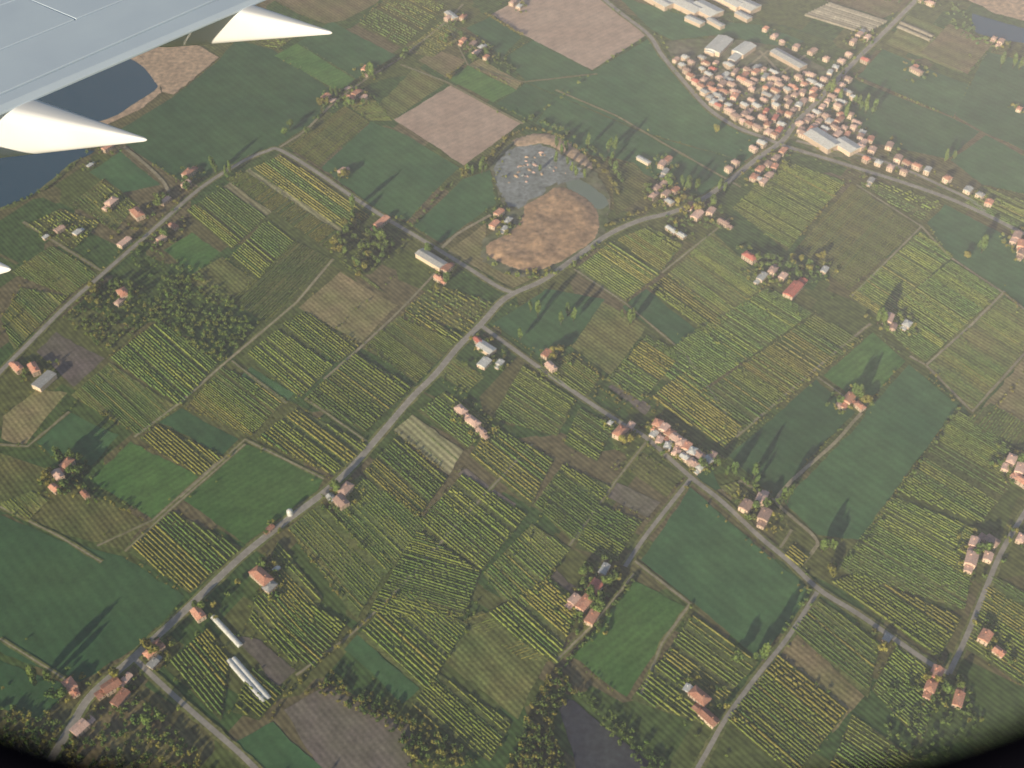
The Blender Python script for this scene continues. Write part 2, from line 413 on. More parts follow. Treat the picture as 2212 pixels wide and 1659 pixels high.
# ---------------- roads
RD=[]
def ribbon(name,s,wd,mt,z,off=0,seg=6,jit=0,st=False):
    pts=np.array([G(*p) for p in (straight if st else smooth)(pairs(s),seg)])
    d=np.gradient(pts,axis=0); d/=np.linalg.norm(d,axis=1)[:,None]; q=np.stack([-d[:,1],d[:,0]],1)
    pts=pts+q*off; n=len(pts)
    wa=wd/2+(rng.normal(0,jit,(n,1)) if jit else 0); wb=wd/2+(rng.normal(0,jit,(n,1)) if jit else 0)
    V=[(*p,z) for p in pts+q*wa]+[(*p,z) for p in pts-q*wb]
    return mk(name,V,[(i+n,i+n+1,i+1,i) for i in range(n-1)],mt,kind='structure'),pts
R3='100 1659 130 1610 160 1560 200 1500 290 1420 400 1320 520 1205 620 1125 700 1065 760 1010 830 930 890 860 940 810 990 750 1040 700 1080 655 1115 632 1170 608 1240 560 1310 510 1380 478 1450 460 1510 435 1570 395 1640 340 1690 305 1720 265 1770 215 1830 150 1900 80 1980 0 2060 -80'
R4='1200 -90 1330 20 1400 75 1430 120 1480 180 1530 235 1590 275 1650 298 1700 318 1790 345 1870 370 1950 395 2050 430 2130 465 2200 500 2320 560'
R5='1040 705 1130 770 1200 820 1280 875 1350 920 1400 950 1490 1030 1560 1085 1640 1160 1700 1210 1770 1275 1850 1325 1930 1380 2010 1435 2050 1455'
R6='1720 305 1790 322 1860 335 1950 365 2050 410 2100 435 2130 462'
main=[('-60 870 0 805 60 745 140 665 225 590 330 498 430 410 520 352 575 328 605 325 680 370 760 425 830 470 900 512 950 542 1020 585 1075 620 1110 634',5.5),(R3,7),(R4,6.5),(R5,5),
('2050 1455 2090 1370 2130 1270 2170 1180 2250 1050',4.5),(R6,5),
('290 1422 350 1480 440 1560 520 1630 600 1710',4.5),('1765 1280 1700 1380 1640 1455 1570 1550 1530 1620 1490 1690',4),('1492 1035 1440 1100 1390 1165 1350 1225',4)]
lanes=[('600 322 660 282 715 228 790 172 870 122 960 50 1000 10',3.5),('1860 893 1800 960 1720 1030 1680 1075 1688 1098 1760 1162 1757 1190 1722 1228',3.6),
('950 540 990 505 1060 465',4),('1310 508 1300 490 1315 440 1300 400 1260 360 1205 312 1150 295 1110 305',4),('940 592 865 670 780 750 700 820',3),('1590 945 1700 850 1800 765 1880 700',2.5),
('2000 790 2100 700 2170 630',2.5),('1965 770 2000 790 2100 890 2212 765',2.5),('290 945 390 870 480 790 640 655 720 560',2.8),('210 1180 330 1125 480 990',2),('268 318 310 352 350 390 365 415',4.5),
('1370 1212 1490 1305 1430 1390 1385 1500',2.5),('-20 960 60 965 150 890',2),('640 1460 760 1370 870 1265 1000 1120 1150 960',2),('1230 1180 1330 1040 1400 950',2),('1560 150 1620 205 1700 275',4),('1590 235 1660 180 1740 120',4),('1500 165 1600 150 1660 110',4),('1640 110 1740 215',4),
('1200 195 1330 250 1450 320 1600 405',1.6),('390 1075 530 950 700 1035',1.8),('270 1192 370 1100 530 960',1.8),('1240 582 1350 655 1480 765 1600 940',1.8),('0 1095 130 1160 220 1215',1.5),('0 1380 160 1480',1.5),('1560 1060 1600 1040 1680 1085',2.5),('1685 1185 1710 1145',2.5),('225 590 130 530 50 480',2.5),('1200 1430 1290 1340 1370 1240',2),('1850 400 1990 490 2050 555 2165 632 2240 690',2),('1990 490 1840 640',2),('865 140 965 178 1130 268',2),('960 40 1010 140 1130 178 1290 160',1.5),('1430 590 1580 470',2),('1765 815 1868 888',1.4),('620 872 500 780',1.4),('660 862 800 960',1.4)]
for i,(s,w) in enumerate(main):
    ribbon('verge_ground',s,w+5,M['verge'],.75+i*.005,jit=.5); o,p=ribbon('road',s,w,M['road'],.82+i*.005); RD.append(p)
    if w>6:
        for of in (-w/2+.3,w/2-.3): ribbon('road_marking',s,.18,M['line'],.89+i*.001,of)
for i,(s,w) in enumerate(lanes):
    if w<3: ribbon('verge_ground',s,w+2.5,M['verge'],.60+i*.003,jit=.4,st=True)
    o,p=ribbon('path',s,w,M['lane'],.70+i*.0012,jit=.15,st=w<3); RD.append(p)
RP=np.vstack(RD)
# ---------------- buildings
SHR=[]
def house(u,v,Ln=14,Wd=10,H=6,ori='A',rf='t',xy=None,kind='house',grp=None,annex=None):
    x,y=G(u,v) if xy is None else xy
    ang=(angA if ori=='A' else angB)+rng.normal(0,.08)
    big=rf in 'we' and Ln>18
    if not big: Ln*=.84; Wd*=.82; H*=.92
    rise=Wd*(.10 if big else .17); l,w=Ln/2,Wd/2
    hip=(not big) and rng.random()<.35
    V=[];Fc=[];mi=[];RV=[];RF=[]
    def block(cx,cy,l,w,H,rise,hip):
        b=len(V); 
        V.extend([(cx-l,cy-w,0),(cx+l,cy-w,0),(cx+l,cy+w,0),(cx-l,cy+w,0),(cx-l,cy-w,H),(cx+l,cy-w,H),(cx+l,cy+w,H),(cx-l,cy+w,H)])
        Fc.extend([(b,b+1,b+5,b+4),(b+2,b+3,b+7,b+6)]); mi.extend([0,0])
        if hip: Fc.extend([(b+1,b+2,b+6,b+5),(b+3,b,b+4,b+7)]); mi.extend([0,0])
        else:
            V.extend([(cx+l,cy,H+rise),(cx-l,cy,H+rise)]); Fc.extend([(b+1,b+2,b+6,b+8,b+5),(b+3,b,b+4,b+9,b+7)]); mi.extend([0,0])
        if not big:
            for st in range(2 if H>4.5 else 1):
                z=1+st*2.6
                nx=max(2,int(l*2/3.2))
                for k in range(nx):
                    X=cx-l+(k+.5)*2*l/nx
                    for s_ in (-1,1):
                        b=len(V); yy=cy+s_*(w+.03); V.extend([(X-.5,yy,z),(X+.5,yy,z),(X+.5,yy,z+1.4),(X-.5,yy,z+1.4)]); Fc.append((b,b+1,b+2,b+3) if s_<0 else (b+3,b+2,b+1,b)); mi.append(1)
                for k in (-.5,.5):
                    for s_ in (-1,1):
                        b=len(V); xx=cx+s_*(l+.03); Y=cy+k*w; V.extend([(xx,Y-.5,z),(xx,Y+.5,z),(xx,Y+.5,z+1.4),(xx,Y-.5,z+1.4)]); Fc.append((b,b+1,b+2,b+3) if s_>0 else (b+3,b+2,b+1,b)); mi.append(1)
        o=.5; th=.25; L2,W2=l+o,w+o; z0=H-o*rise/w+.06; zr=H+rise+.06; hl=max(0.3,l-w) if hip else L2
        b=len(RV)
        for dz in (0,th):
            RV.extend([(cx-L2,cy-W2,z0+dz),(cx+L2,cy-W2,z0+dz),(cx+L2,cy+W2,z0+dz),(cx-L2,cy+W2,z0+dz),(cx-hl,cy,zr+dz),(cx+hl,cy,zr+dz)])
        RF.extend([(b+6,b+7,b+11,b+10),(b+8,b+9,b+10,b+11),(b+7,b+8,b+11),(b+9,b+6,b+10),(b+1,b,b+4,b+5),(b+3,b+2,b+5,b+4),(b,b+1,b+7,b+6),(b+1,b+2,b+8,b+7),(b+2,b+3,b+9,b+8),(b+3,b,b+6,b+9)])
        if not big:
            b=len(RV); X=cx+l*.4; Y=cy+w*.3; q=.45
            for z in (H+rise*.4,H+rise+1.1): RV.extend([(X-q,Y-q,z),(X+q,Y-q,z),(X+q,Y+q,z),(X-q,Y+q,z)])
            RF.extend([(b,b+1,b+5,b+4),(b+1,b+2,b+6,b+5),(b+2,b+3,b+7,b+6),(b+3,b,b+4,b+7),(b+4,b+5,b+6,b+7)])
    block(0,0,l,w,H,rise,hip)
    if annex if annex is not None else (not big and rng.random()<.45):
        s_=rng.choice([-1,1]); al=Ln*.22; block(s_*(l+al+.65),rng.uniform(-.2,.2)*w,al,w*.7,H*.6,rise*.6,False)
    rn={'t':'terracotta tiled','p':'faded pinkish tiled','e':'grey sheet','w':'white sheet metal','r':'bright red tiled'}[rf]
    nm='warehouse' if big else ('barn' if kind=='barn' else kind)
    lb={'warehouse':'long pale warehouse with low %s roof beside yards'%rn,'barn':'farm barn with %s roof beside fields'%rn}.get(nm,'cream plastered %s with %s roof among gardens'%(nm,rn))
    o=bpy.data.objects.new(nm,None); link(o,label=lb,category=nm if nm!='farmhouse' else 'house')
    if grp: o['group']=grp
    o.location=(x,y,0); o.rotation_euler[2]=ang
    mk('wall',V,Fc,[M['wall'],M['glass']],o,mi); mk('roof',RV,RF,M[rf],o)
    HP.append((x,y)); 
    if not big:
        for k in range(3 if grp else 9):
            a=rng.uniform(0,6.28); r=rng.uniform(.75,1.7)*Ln; q=(x+r*math.cos(a),y+r*math.sin(a))
            if np.min(np.hypot(*(RP-q).T))>4.5: SHR.append((*q,rng.uniform(.3,.7) if grp else rng.uniform(.4,1.05)))
HP=[]
HS='''243 443 18 12 7 A p;298 467 24 13 7 B t;130 500 14 9 5 A p;168 506 11 9 4 A w;270 528 20 10 5 A p;100 516 8 6 4 A w;408 380 18 12 7 A t;403 402 14 9 5 A p;376 492 14 8 4 B t;358 438 16 8 5 A p;350 520 12 9 5 A p;232 325 14 9 6 A t;268 640 18 12 7 B t;258 658 10 8 5 A p;195 360 9 6 3 A w
40 800 15 10 6 B t;76 803 18 10 7 B t;98 828 24 12 6 A e;148 1008 15 10 7 A t;128 1032 14 10 6 B p;120 1060 12 8 5 B t;185 1072 11 6 4 B t
748 1062 17 11 6 A p;738 1090 16 12 6 B p;716 1080 11 8 4 B e;566 1252 26 13 7 B t;584 1272 13 10 5 A e;598 1232 7 5 3 A w;430 1332 15 10 6 B t;585 1145 8 6 4 A t;328 1415 13 9 6 A t;345 1398 12 8 5 B t;332 1437 10 8 4 A e
243 1487 17 12 6 A t;262 1512 18 10 5 A t;154 1485 14 10 6 B t;175 1578 15 11 6 A p;276 1468 9 7 4 A p
1050 757 20 11 5 B w;1046 789 16 12 5 A w;1080 788 9 8 4 A w;1036 744 12 8 5 B r;1180 770 13 9 6 A t;1190 798 15 9 6 B p;996 892 15 10 6 B p;1022 916 18 10 5 B p;1040 937 12 8 5 B p;1340 940 18 13 7 A t;1362 925 10 8 5 A p;1318 918 6 5 4 A w
1420 922 11 11 7 A t;1434 932 11 11 7 A p;1446 943 11 11 7 A t;1458 953 11 11 7 B p;1470 963 12 10 7 A p;1482 972 11 10 7 A t;1494 982 11 10 7 A w;1510 990 12 10 6 B p;1528 1000 11 9 6 B e;1496 1006 12 9 6 B p;1478 992 10 8 5 B w;1538 988 10 8 5 A p;1412 942 10 8 4 A w;1424 956 10 8 5 A p;1442 968 10 8 5 A w;1460 982 10 8 5 A p;1512 1014 10 8 5 A w
1610 1100 14 12 7 A p;1643 1085 14 11 7 A p;1650 1120 16 12 7 A p;1285 1275 18 12 7 A r;1262 1310 19 11 7 A t;1278 1340 16 10 6 A t;1305 1235 14 8 5 A e;1240 1300 12 9 5 A p;1510 1510 20 12 6 B t;1530 1555 19 10 5 B t;1485 1490 8 7 3 A w
2125 1382 14 11 7 A t;2156 1412 11 9 4 B t;2020 1460 15 11 6 A t;2008 1488 14 10 6 A t;2068 1515 17 9 5 A t;2102 1178 13 10 6 A p;2140 1175 14 11 6 B p;2095 1215 17 12 7 A p;2132 1208 11 9 5 A p;2182 1000 15 10 7 A p;2200 1020 15 10 7 A p;2206 1045 14 10 6 B t;2170 1015 10 8 5 A p;1915 1382 9 7 4 A e;2203 1168 12 8 5 A p
1832 868 17 11 7 A t;1812 878 9 7 4 A p;1856 882 13 8 5 B t;1917 695 17 12 7 A p;1958 705 12 10 5 A w;1928 712 10 8 5 A p;1712 632 32 15 6 A r;1618 562 20 11 7 B r;1668 590 14 10 6 A p;1690 603 12 9 6 A p;1645 603 16 9 5 A e;1780 588 12 8 5 A e;1505 470 20 12 6 A p;1535 462 14 10 6 A p;1562 485 16 9 5 B p;1450 500 18 8 4 B w;1472 512 12 8 4 B w;1490 452 14 10 6 A t
932 566 40 13 6 B e;965 585 14 10 6 A t;948 606 13 8 5 B t;825 485 26 10 6 A t;1078 465 14 10 6 A t;1068 490 15 10 6 A t;1098 480 14 8 4 A e;1090 498 10 7 4 A e;740 375 12 9 6 A p;790 155 14 10 7 A t;802 160 13 9 6 A p;705 216 14 11 7 A t;718 222 9 7 4 A p;770 208 14 10 7 A t;786 215 12 8 5 A p;758 216 12 8 5 B t;752 195 9 7 4 A p
975 38 24 10 5 B w;1000 42 12 9 6 A t;968 44 14 9 6 A p;1108 10 14 10 6 A p;1122 18 12 9 5 A w;1000 93 13 9 6 A t;1022 100 13 9 6 A p;1040 106 12 8 5 A w;1028 118 12 8 5 A p;1050 128 10 8 5 A t
1430 360 15 10 6 A p;1442 350 13 9 6 A t;1436 376 14 8 5 A e;1390 350 20 6 4 B w;1418 412 14 9 6 A p;1438 424 14 9 6 A p;1458 416 12 9 6 A t;1445 440 13 9 5 B e;1410 428 12 8 5 A p;1432 402 12 8 5 A p
1978 158 22 9 6 B p;1975 150 12 9 5 A t;2160 95 14 9 6 A p;2146 88 10 8 5 A p;2200 240 10 8 5 A t;1920 320 14 10 6 A p;1880 395 12 8 5 A e;1855 80 14 9 6 A p;1872 86 12 9 6 A p;1842 95 13 9 6 A p;1862 72 11 8 5 A e;1990 0 13 9 6 A p;2010 12 12 9 6 B p;2195 515 16 11 6 A p;2204 535 15 11 7 A t;2188 525 12 9 5 A p;2206 552 14 10 6 A p
1628 388 14 10 6 A t;1648 398 13 9 6 A p;1640 372 13 10 6 A t;1658 360 13 9 6 A p;1674 348 13 9 6 A p;1690 332 14 9 6 A t;1660 385 13 9 6 A p;1672 366 12 9 6 A t;1640 392 10 8 5 B w
1552 104 46 24 7 A w;1540 112 26 14 6 A w;1606 113 34 20 7 A w;1590 128 30 12 6 A w;1702 133 58 16 6 B e;1775 310 44 26 8 B w;1828 322 30 22 7 B w;1470 12 80 28 8 B w;1525 28 44 30 8 B w;1420 8 50 18 8 B w;1570 5 60 24 8 B w;1610 18 40 26 8 B w;1605 40 26 12 6 B e;1545 -15 60 24 8 B w;1745 300 30 14 7 B p;1500 50 30 12 6 B w;1545 55 30 10 6 B e'''
for l_ in HS.replace('\n',';').split(';'):
    a=l_.split(); kd='farmhouse' if a[6] in 'tpr' and float(a[2])>=12 else 'barn'
    house(float(a[0]),float(a[1]),float(a[2]),float(a[3]),float(a[4]),a[5],a[6],kind=kd)
def okpos(q,dm): return np.min(np.hypot(*(np.array(HP)-q).T))>dm and np.min(np.hypot(*(RP-q).T))>7.5
vc=0
RC=list('ttppppwwteepprp')
def alongroad(s,u0,u1,sides,step,off,grp,skip=.1):
    global vc
    pts=np.array([G(*p) for p in smooth(pairs(s),10)]); px=smooth(pairs(s),10); acc=0
    d=np.gradient(pts,axis=0); d/=np.linalg.norm(d,axis=1)[:,None]
    for i in range(1,len(pts)):
        acc+=np.linalg.norm(pts[i]-pts[i-1])
        if acc>step and u0<px[i][0]<u1:
            acc=0
            for sd in sides:
                q=pts[i]+sd*off*np.array([-d[i][1],d[i][0]])*rng.uniform(.95,1.2)
                if rng.random()>skip and okpos(q,11):
                    house(0,0,rng.uniform(9,14),rng.uniform(8,11),rng.uniform(5.5,8),'B' if rng.random()<.6 else 'A',rng.choice(RC),xy=q,grp=grp,annex=False); vc+=1
alongroad(R4,1440,1690,[1],12,11.5,'village houses',.05)
alongroad(R4,1440,1640,[1],13,25,'village houses',.15)
alongroad(R6,1850,2125,[1],12,10.5,'roadside village houses',.12)
alongroad(R6,1870,2020,[-1],15,10.5,'roadside village houses',.25)
alongroad(R3,1590,1850,[-1,1],12,12,'village houses',.2)
for pl,mx_,dm in ((pairs('1500 120 1560 140 1640 145 1690 165 1750 165 1800 195 1760 225 1720 265 1690 290 1640 285 1590 262 1540 215'),115,12.5),(pairs('1720 275 1760 245 1830 250 1885 300 1870 325 1840 305 1790 300 1740 290'),38,12),(pairs('1780 190 1830 195 1850 225 1800 240'),9,14),(pairs('1640 60 1700 90 1800 130 1810 150 1700 110'),6,20)):
    k=0;tr=0
    while k<mx_ and tr<6000 and vc<290:
        tr+=1; p=(rng.uniform(1450,1900),rng.uniform(50,340))
        if inside(p,pl):
            q=G(*p)
            if okpos(q,dm): house(0,0,rng.uniform(7.5,18),rng.uniform(7,10.5),rng.uniform(4,8),rng.choice(['A','B']),rng.choice(RC),xy=q,grp='village houses',annex=rng.random()<.25); k+=1; vc+=1
# round silo
w=G(627,1112); V=[];Fc=[]
for k,(r,z) in enumerate(((3,0),(3,6),(2,7.2),(.3,8))):
    V+= [(r*math.cos(a/16*6.283),r*math.sin(a/16*6.283),z) for a in range(16)]
for k in range(3): Fc+=[(k*16+a,k*16+(a+1)%16,k*16+16+(a+1)%16,k*16+16+a) for a in range(16)]
Fc.append(tuple(range(48,64))); o=mk('storage_silo',V,Fc,M['white'],label='small round white storage silo beside road',category='silo'); o.location=(w[0],w[1],0)
# greenhouse tunnels
def tunnel(u1,v1,u2,v2,wd,grp):
    a,b=G(u1,v1),G(u2,v2); Ln=np.linalg.norm(b-a); d=(b-a)/Ln; q=np.array([-d[1],d[0]]); V=[];Fc=[]; n=max(4,int(Ln/4)); m_=8
    for i in range(n+1):
        for j in range(m_+1):
            t=math.pi*j/m_; rr=wd/2*(1.0 if i%2 else .97); p=a+d*Ln*i/n+q*rr*math.cos(t); V.append((p[0],p[1],rr*.8*math.sin(t)))
    for i in range(n):
        for j in range(m_): k=i*(m_+1)+j; Fc.append((k,k+1,k+m_+2,k+m_+1))
    Fc.append(tuple(range(m_+1))); Fc.append(tuple(range(n*(m_+1),(n+1)*(m_+1)))[::-1])
    mk('greenhouse_tunnel',V,Fc,M['w' if wd<6 else 'y2'],label='long arched white plastic greenhouse tunnel in field',category='greenhouse',group=grp)
M['y2']=mat('aged_plastic_cover',(.50,.47,.40),(.42,.40,.33),amp=.2)
for s in ((460,1332,520,1396),(494,1426,572,1516),(504,1422,582,1510)): tunnel(*s,5,'greenhouse tunnels by the road')
for i in range(9):
    t=i/8; tunnel(1790-50*t,8+24*t,1915-45*t,48+24*t,6.5,'pale greenhouse tunnels')
tunnel(1945,50,2015,80,8,'pale greenhouse tunnels'); tunnel(1940,58,2010,88,8,'pale greenhouse tunnels')
# ---------------- trees
def crown(R,H,z0,n,ls,nb=7,seed=0):
    r=np.random.default_rng(seed)
    bc=r.normal(0,1,(nb,3)); bc/=np.linalg.norm(bc,axis=1)[:,None]; bc*=r.uniform(.3,.62,(nb,1)); br=r.uniform(.34,.55,nb)
    k=r.integers(0,nb,n); d=r.normal(0,1,(n,3)); d/=np.linalg.norm(d,axis=1)[:,None]
    c=bc[k]+d*br[k][:,None]*r.uniform(.55,1.05,(n,1)); c=c*np.array([R,R,H/2]); c[:,2]+=z0+H/2
    nr=d+r.normal(0,.45,(n,3)); nr/=np.linalg.norm(nr,axis=1)[:,None]
    t=np.cross(nr,r.normal(0,1,(n,3))); t/=np.linalg.norm(t,axis=1)[:,None]; b=np.cross(nr,t)
    s=ls*r.uniform(.6,1.3,(n,1))
    V=np.stack([c-t*s,c-b*s*.8,c+t*s,c+b*s*.8],1).reshape(-1,3); return V,np.arange(n*4).reshape(n,4)
def trunk(h,r):
    V=[];Fc=[]
    def limb(a,b,r0,r1):
        a=Vector(a);b=Vector(b);d=(b-a).normalized(); x=d.orthogonal().normalized(); y=d.cross(x); k=len(V)
        for p,rr in ((a,r0),(b,r1)):
            for i in range(6): q=i/6*6.283; V.append(tuple(p+x*rr*math.cos(q)+y*rr*math.sin(q)))
        for i in range(6): j=(i+1)%6; Fc.append((k+i,k+j,k+6+j,k+6+i))
    limb((0,0,-.2),(0,0,h),r,r*.55)
    for a in range(4): q=a*1.6; limb((0,0,h*.75),(h*.45*math.cos(q),h*.45*math.sin(q),h*1.5),r*.4,r*.12)
    return V,Fc
tv,tf=trunk(4,.35); tm=bpy.data.meshes.new('trunk'); tm.from_pydata(tv,[],tf); tm.materials.append(M['bark'])
KN={}
for kd,(nm,R,H,z0,n,ls,mt,lb) in dict(b=('broadleaf_tree',5.0,9.5,1.8,480,.9,'leafd','rounded dark green tree beside farm buildings'),p=('poplar_tree',3.3,20,1.5,680,1.0,'leafd','tall narrow poplar casting a long field shadow'),y=('broadleaf_tree',4.8,9,1.8,440,.9,'leafy','yellow green spring tree lit by low sun')).items():
    KN[kd]=(nm,[nmesh('crown',*crown(R,H,z0,n,ls,6+i,seed=i+ord(kd)),M[mt]) for i in range(3)],lb)
cl='''780 525 20 55 35 b;830 520 12 40 25 b;765 470 4 12 12 p;760 480 4 15 12 y;790 580 5 20 20 y;725 540 4 10 10 y;800 560 8 40 20 b
268 630 8 40 25 b;210 640 6 20 20 y;350 440 5 15 10 b;360 515 4 15 10 b;400 400 5 12 12 b;150 1010 8 25 20 b;110 1045 4 10 20 y;130 1060 4 20 10 b
1290 1260 9 35 35 b;1275 1320 6 25 25 b;1330 1250 4 12 12 y;1840 862 6 30 6 p;1870 876 3 8 6 y;1812 870 2 6 4 b;1545 1000 3 12 8 b;1520 1010 2 10 6 b;1640 1095 3 18 12 b
1200 765 4 15 12 y;1350 965 5 20 10 y;1740 575 7 40 18 y;1660 570 6 25 12 b;1720 590 4 30 12 b;1480 450 8 35 14 y;1520 445 4 20 10 b;1440 400 5 20 10 b;1400 410 3 8 8 b
1850 245 9 40 15 p;1800 215 3 15 12 p;1250 350 15 85 38 p;1510 408 10 60 12 p;1690 1080 3 15 10 p;1795 1190 5 22 5 p;1610 1040 6 45 20 p;1600 1430 2 30 10 b;1790 1245 2 8 6 y;1905 1408 2 5 5 y;1550 288 2 5 5 y;2088 562 2 5 5 y;975 170 2 4 4 y
770 225 4 18 6 b;720 218 3 12 8 p;800 165 3 10 8 p;870 130 4 10 10 b;740 380 4 12 8 y;700 235 3 10 10 y;470 380 5 30 8 p;640 285 3 25 15 b;995 380 3 15 10 y;1030 370 4 25 10 p;970 100 3 20 15 b;1030 120 4 25 15 b
2060 1500 4 20 12 b;2010 1475 3 15 10 y;2115 1200 4 20 12 b;430 1320 3 12 8 b;330 1410 3 12 12 y;250 1470 3 15 8 y;120 1500 4 30 12 b;340 1560 3 20 15 b;570 1225 2 8 8 b;735 1055 3 15 8 b;2195 1000 3 12 12 b
1180 700 6 60 40 p;1330 700 4 40 10 p;2120 545 4 10 8 p;2050 350 3 20 8 p;2180 150 3 30 8 p;1910 700 6 15 8 p;930 545 2 5 5 b;960 610 2 5 5 b;150 1000 3 20 10 p;100 1470 4 60 10 p;1650 1425 3 20 8 p'''
nt_=0
for l_ in cl.replace('\n',';').split(';'):
    u,v,n,ru,rv,kd=l_.split(); nm,ms,lb=KN[kd]
    for i in range(int(n)):
        for _ in range(20):
            q=G(float(u)+rng.uniform(-1,1)*float(ru),float(v)+rng.uniform(-1,1)*float(rv))
            if np.min(np.hypot(*(RP-q).T))>4 and np.min(np.hypot(*(np.array(HP)-q).T))>8: break
        e=bpy.data.objects.new(nm,None); link(e,label=lb,category='tree',group=nm.replace('_',' ')+'s around farms'); e.location=(q[0],q[1],.3); s=rng.uniform(.7,1.25); e.scale=(s,s,s*rng.uniform(.9,1.15)); e.rotation_euler[2]=rng.uniform(0,6)
        link(bpy.data.objects.new('trunk',tm),e); link(bpy.data.objects.new('crown',ms[rng.integers(3)]),e); nt_+=1
print('trees',nt_,'houses',len(HP),'village',vc)
# uncountable vegetation
LOW=[crown(3.6,6,.2,46,1.05,5,seed=40+i) for i in range(5)]
def stuff(name,pl,mt):
    VV=[];QQ=[];b=0
    for x,y,s in pl:
        V,Q=LOW[rng.integers(5)]; a=rng.uniform(0,6.28); c,s_=math.cos(a),math.sin(a)
        X=V@np.array([[c,s_,0],[-s_,c,0],[0,0,rng.uniform(.8,1.2)]])*s+np.array([x,y,.3]); VV.append(X); QQ.append(Q+b); b+=len(X)
    if VV: link(bpy.data.objects.new(name,nmesh(name,np.vstack(VV),np.vstack(QQ),mt)),kind='stuff')
stuff('garden_shrubs',SHR[::3],M['leafd']); stuff('garden_shrubs',SHR[1::3],M['leaf']); stuff('garden_shrubs',SHR[2::3],M['leafy'])
def wood(s,n,s0,s1,mt,name='woodland'):
    pp=pairs(s); xs=[p[0] for p in pp]; ys=[p[1] for p in pp]; out=[]
    while len(out)<n:
        p=(rng.uniform(min(xs),max(xs)),rng.uniform(min(ys),max(ys)))
        if inside(p,pp): out.append((*G(*p),rng.uniform(s0,s1)))
    out=[o for o in out if np.min(np.hypot(*(RP-np.array(o[:2])).T))>4.5 and np.min(np.hypot(*(np.array(HP)-np.array(o[:2])).T))>7.5]
    stuff(name,out,M[mt])
wd1='350 600 430 590 560 700 480 790 400 740 320 690'
wood(wd1,200,.5,1.0,'leafd'); wood(wd1,220,.4,.9,'leaf')
wd2='130 690 215 605 320 625 330 690 230 765'
wood(wd2,110,.4,.9,'leafd'); wood(wd2,90,.4,.8,'leaf'); wood(wd2,40,.4,.8,'leafy')
wood('270 560 340 500 430 590 360 640',60,.4,.9,'leafd')
wood('20 1520 160 1570 150 1680 -40 1680 -40 1540',120,.5,1.0,'leafd'); wood('190 1545 300 1500 420 1600 450 1680 160 1680',130,.4,1.1,'leafd')
wood('0 1480 160 1570 420 1600 450 1690 0 1680',90,.4,1.0,'leafy')
wd3='640 1500 720 1455 900 1550 1050 1660 880 1660 860 1590 700 1500'
wood(wd3,130,.4,1.0,'leafd'); wood(wd3,110,.4,.9,'leafy')
wd4='1080 1690 1160 1500 1215 1430 1240 1500 1190 1560 1240 1690'
wood(wd4,130,.5,1.2,'leafd'); wood(wd4,110,.5,1.0,'leafy')
wood('1240 1500 1260 1490 1440 1640 1440 1690 1400 1680',80,.4,.9,'leafd')
wood('1500 120 1560 140 1700 150 1800 195 1690 290 1590 262',260,.3,.8,'leafd','garden_trees'); wood('1500 120 1560 140 1700 150 1800 195 1690 290 1590 262',90,.3,.7,'leafy','garden_trees'); wood('1720 275 1760 245 1830 250 1885 300 1870 335',60,.35,.8,'leaf','garden_trees')
wood('1610 545 1700 560 1790 575 1790 600 1740 620 1640 600',70,.4,1.0,'leafd','garden_trees'); wood('1420 400 1470 400 1580 470 1560 500 1440 490',60,.4,.9,'leafd','garden_trees')
wood('1410 945 1490 1030 1550 1010 1480 940',30,.3,.5,'leaf','garden_trees'); wood('1590 1080 1670 1060 1720 1170 1690 1190 1600 1110',35,.3,.55,'leafy','garden_trees')
wood('1260 1220 1340 1200 1340 1280 1250 1380 1225 1330',60,.4,1.0,'leafd','garden_trees')
wood('1900 1480 2050 1470 2120 1540 2060 1660 1900 1640',110,.4,.9,'leafd','garden_trees')
wood('960 70 1060 100 1130 160 1100 165 1000 110',60,.4,1.0,'leafd','garden_trees')
wood('2060 0 2100 50 2110 80 2180 90 2100 100 2040 40',60,.4,1.0,'leafd')
wood('715 500 800 480 900 520 860 560 780 600 710 560',80,.3,.9,'leaf','garden_trees')
wood('1230 770 1330 820 1440 880 1420 920 1290 880',60,.3,.6,'leafy','garden_trees')
wood('1290 1010 1400 960 1470 1010 1400 1030',30,.2,.5,'leaf','garden_trees')
wood('1060 380 1110 310 1090 400 1100 480 1060 470',25,.3,.7,'leaf','garden_trees'); wood('1100 590 1220 578 1300 515 1290 540 1180 605',35,.3,.8,'leafy','garden_trees')
wood('100 980 190 990 200 1050 120 1080 90 1040',40,.4,.9,'leafd','garden_trees'); wood('690 190 800 190 810 230 700 245',35,.4,.9,'leafd','garden_trees')
def hedge(s,step,s0,s1,mt,jit=1.5,off=0,skip=.15):
    pts=np.array([G(*p) for p in smooth(pairs(s),10)]); out=[]; acc=0
    d=np.gradient(pts,axis=0); d/=np.linalg.norm(d,axis=1)[:,None]
    seg=np.linalg.norm(np.diff(pts,axis=0),axis=1); cum=np.r_[0,np.cumsum(seg)]
    for t in np.arange(0,cum[-1],step):
        if rng.random()<skip: continue
        i=np.searchsorted(cum,t)-1; i=max(0,min(i,len(seg)-1)); p=pts[i]+(pts[i+1]-pts[i])*(t-cum[i])/seg[i]
        p=p+np.array([-d[i][1],d[i][0]])*off+rng.normal(0,jit,2); out.append((p[0],p[1],rng.uniform(s0,s1)))
    stuff('hedgerow',out,M[mt])
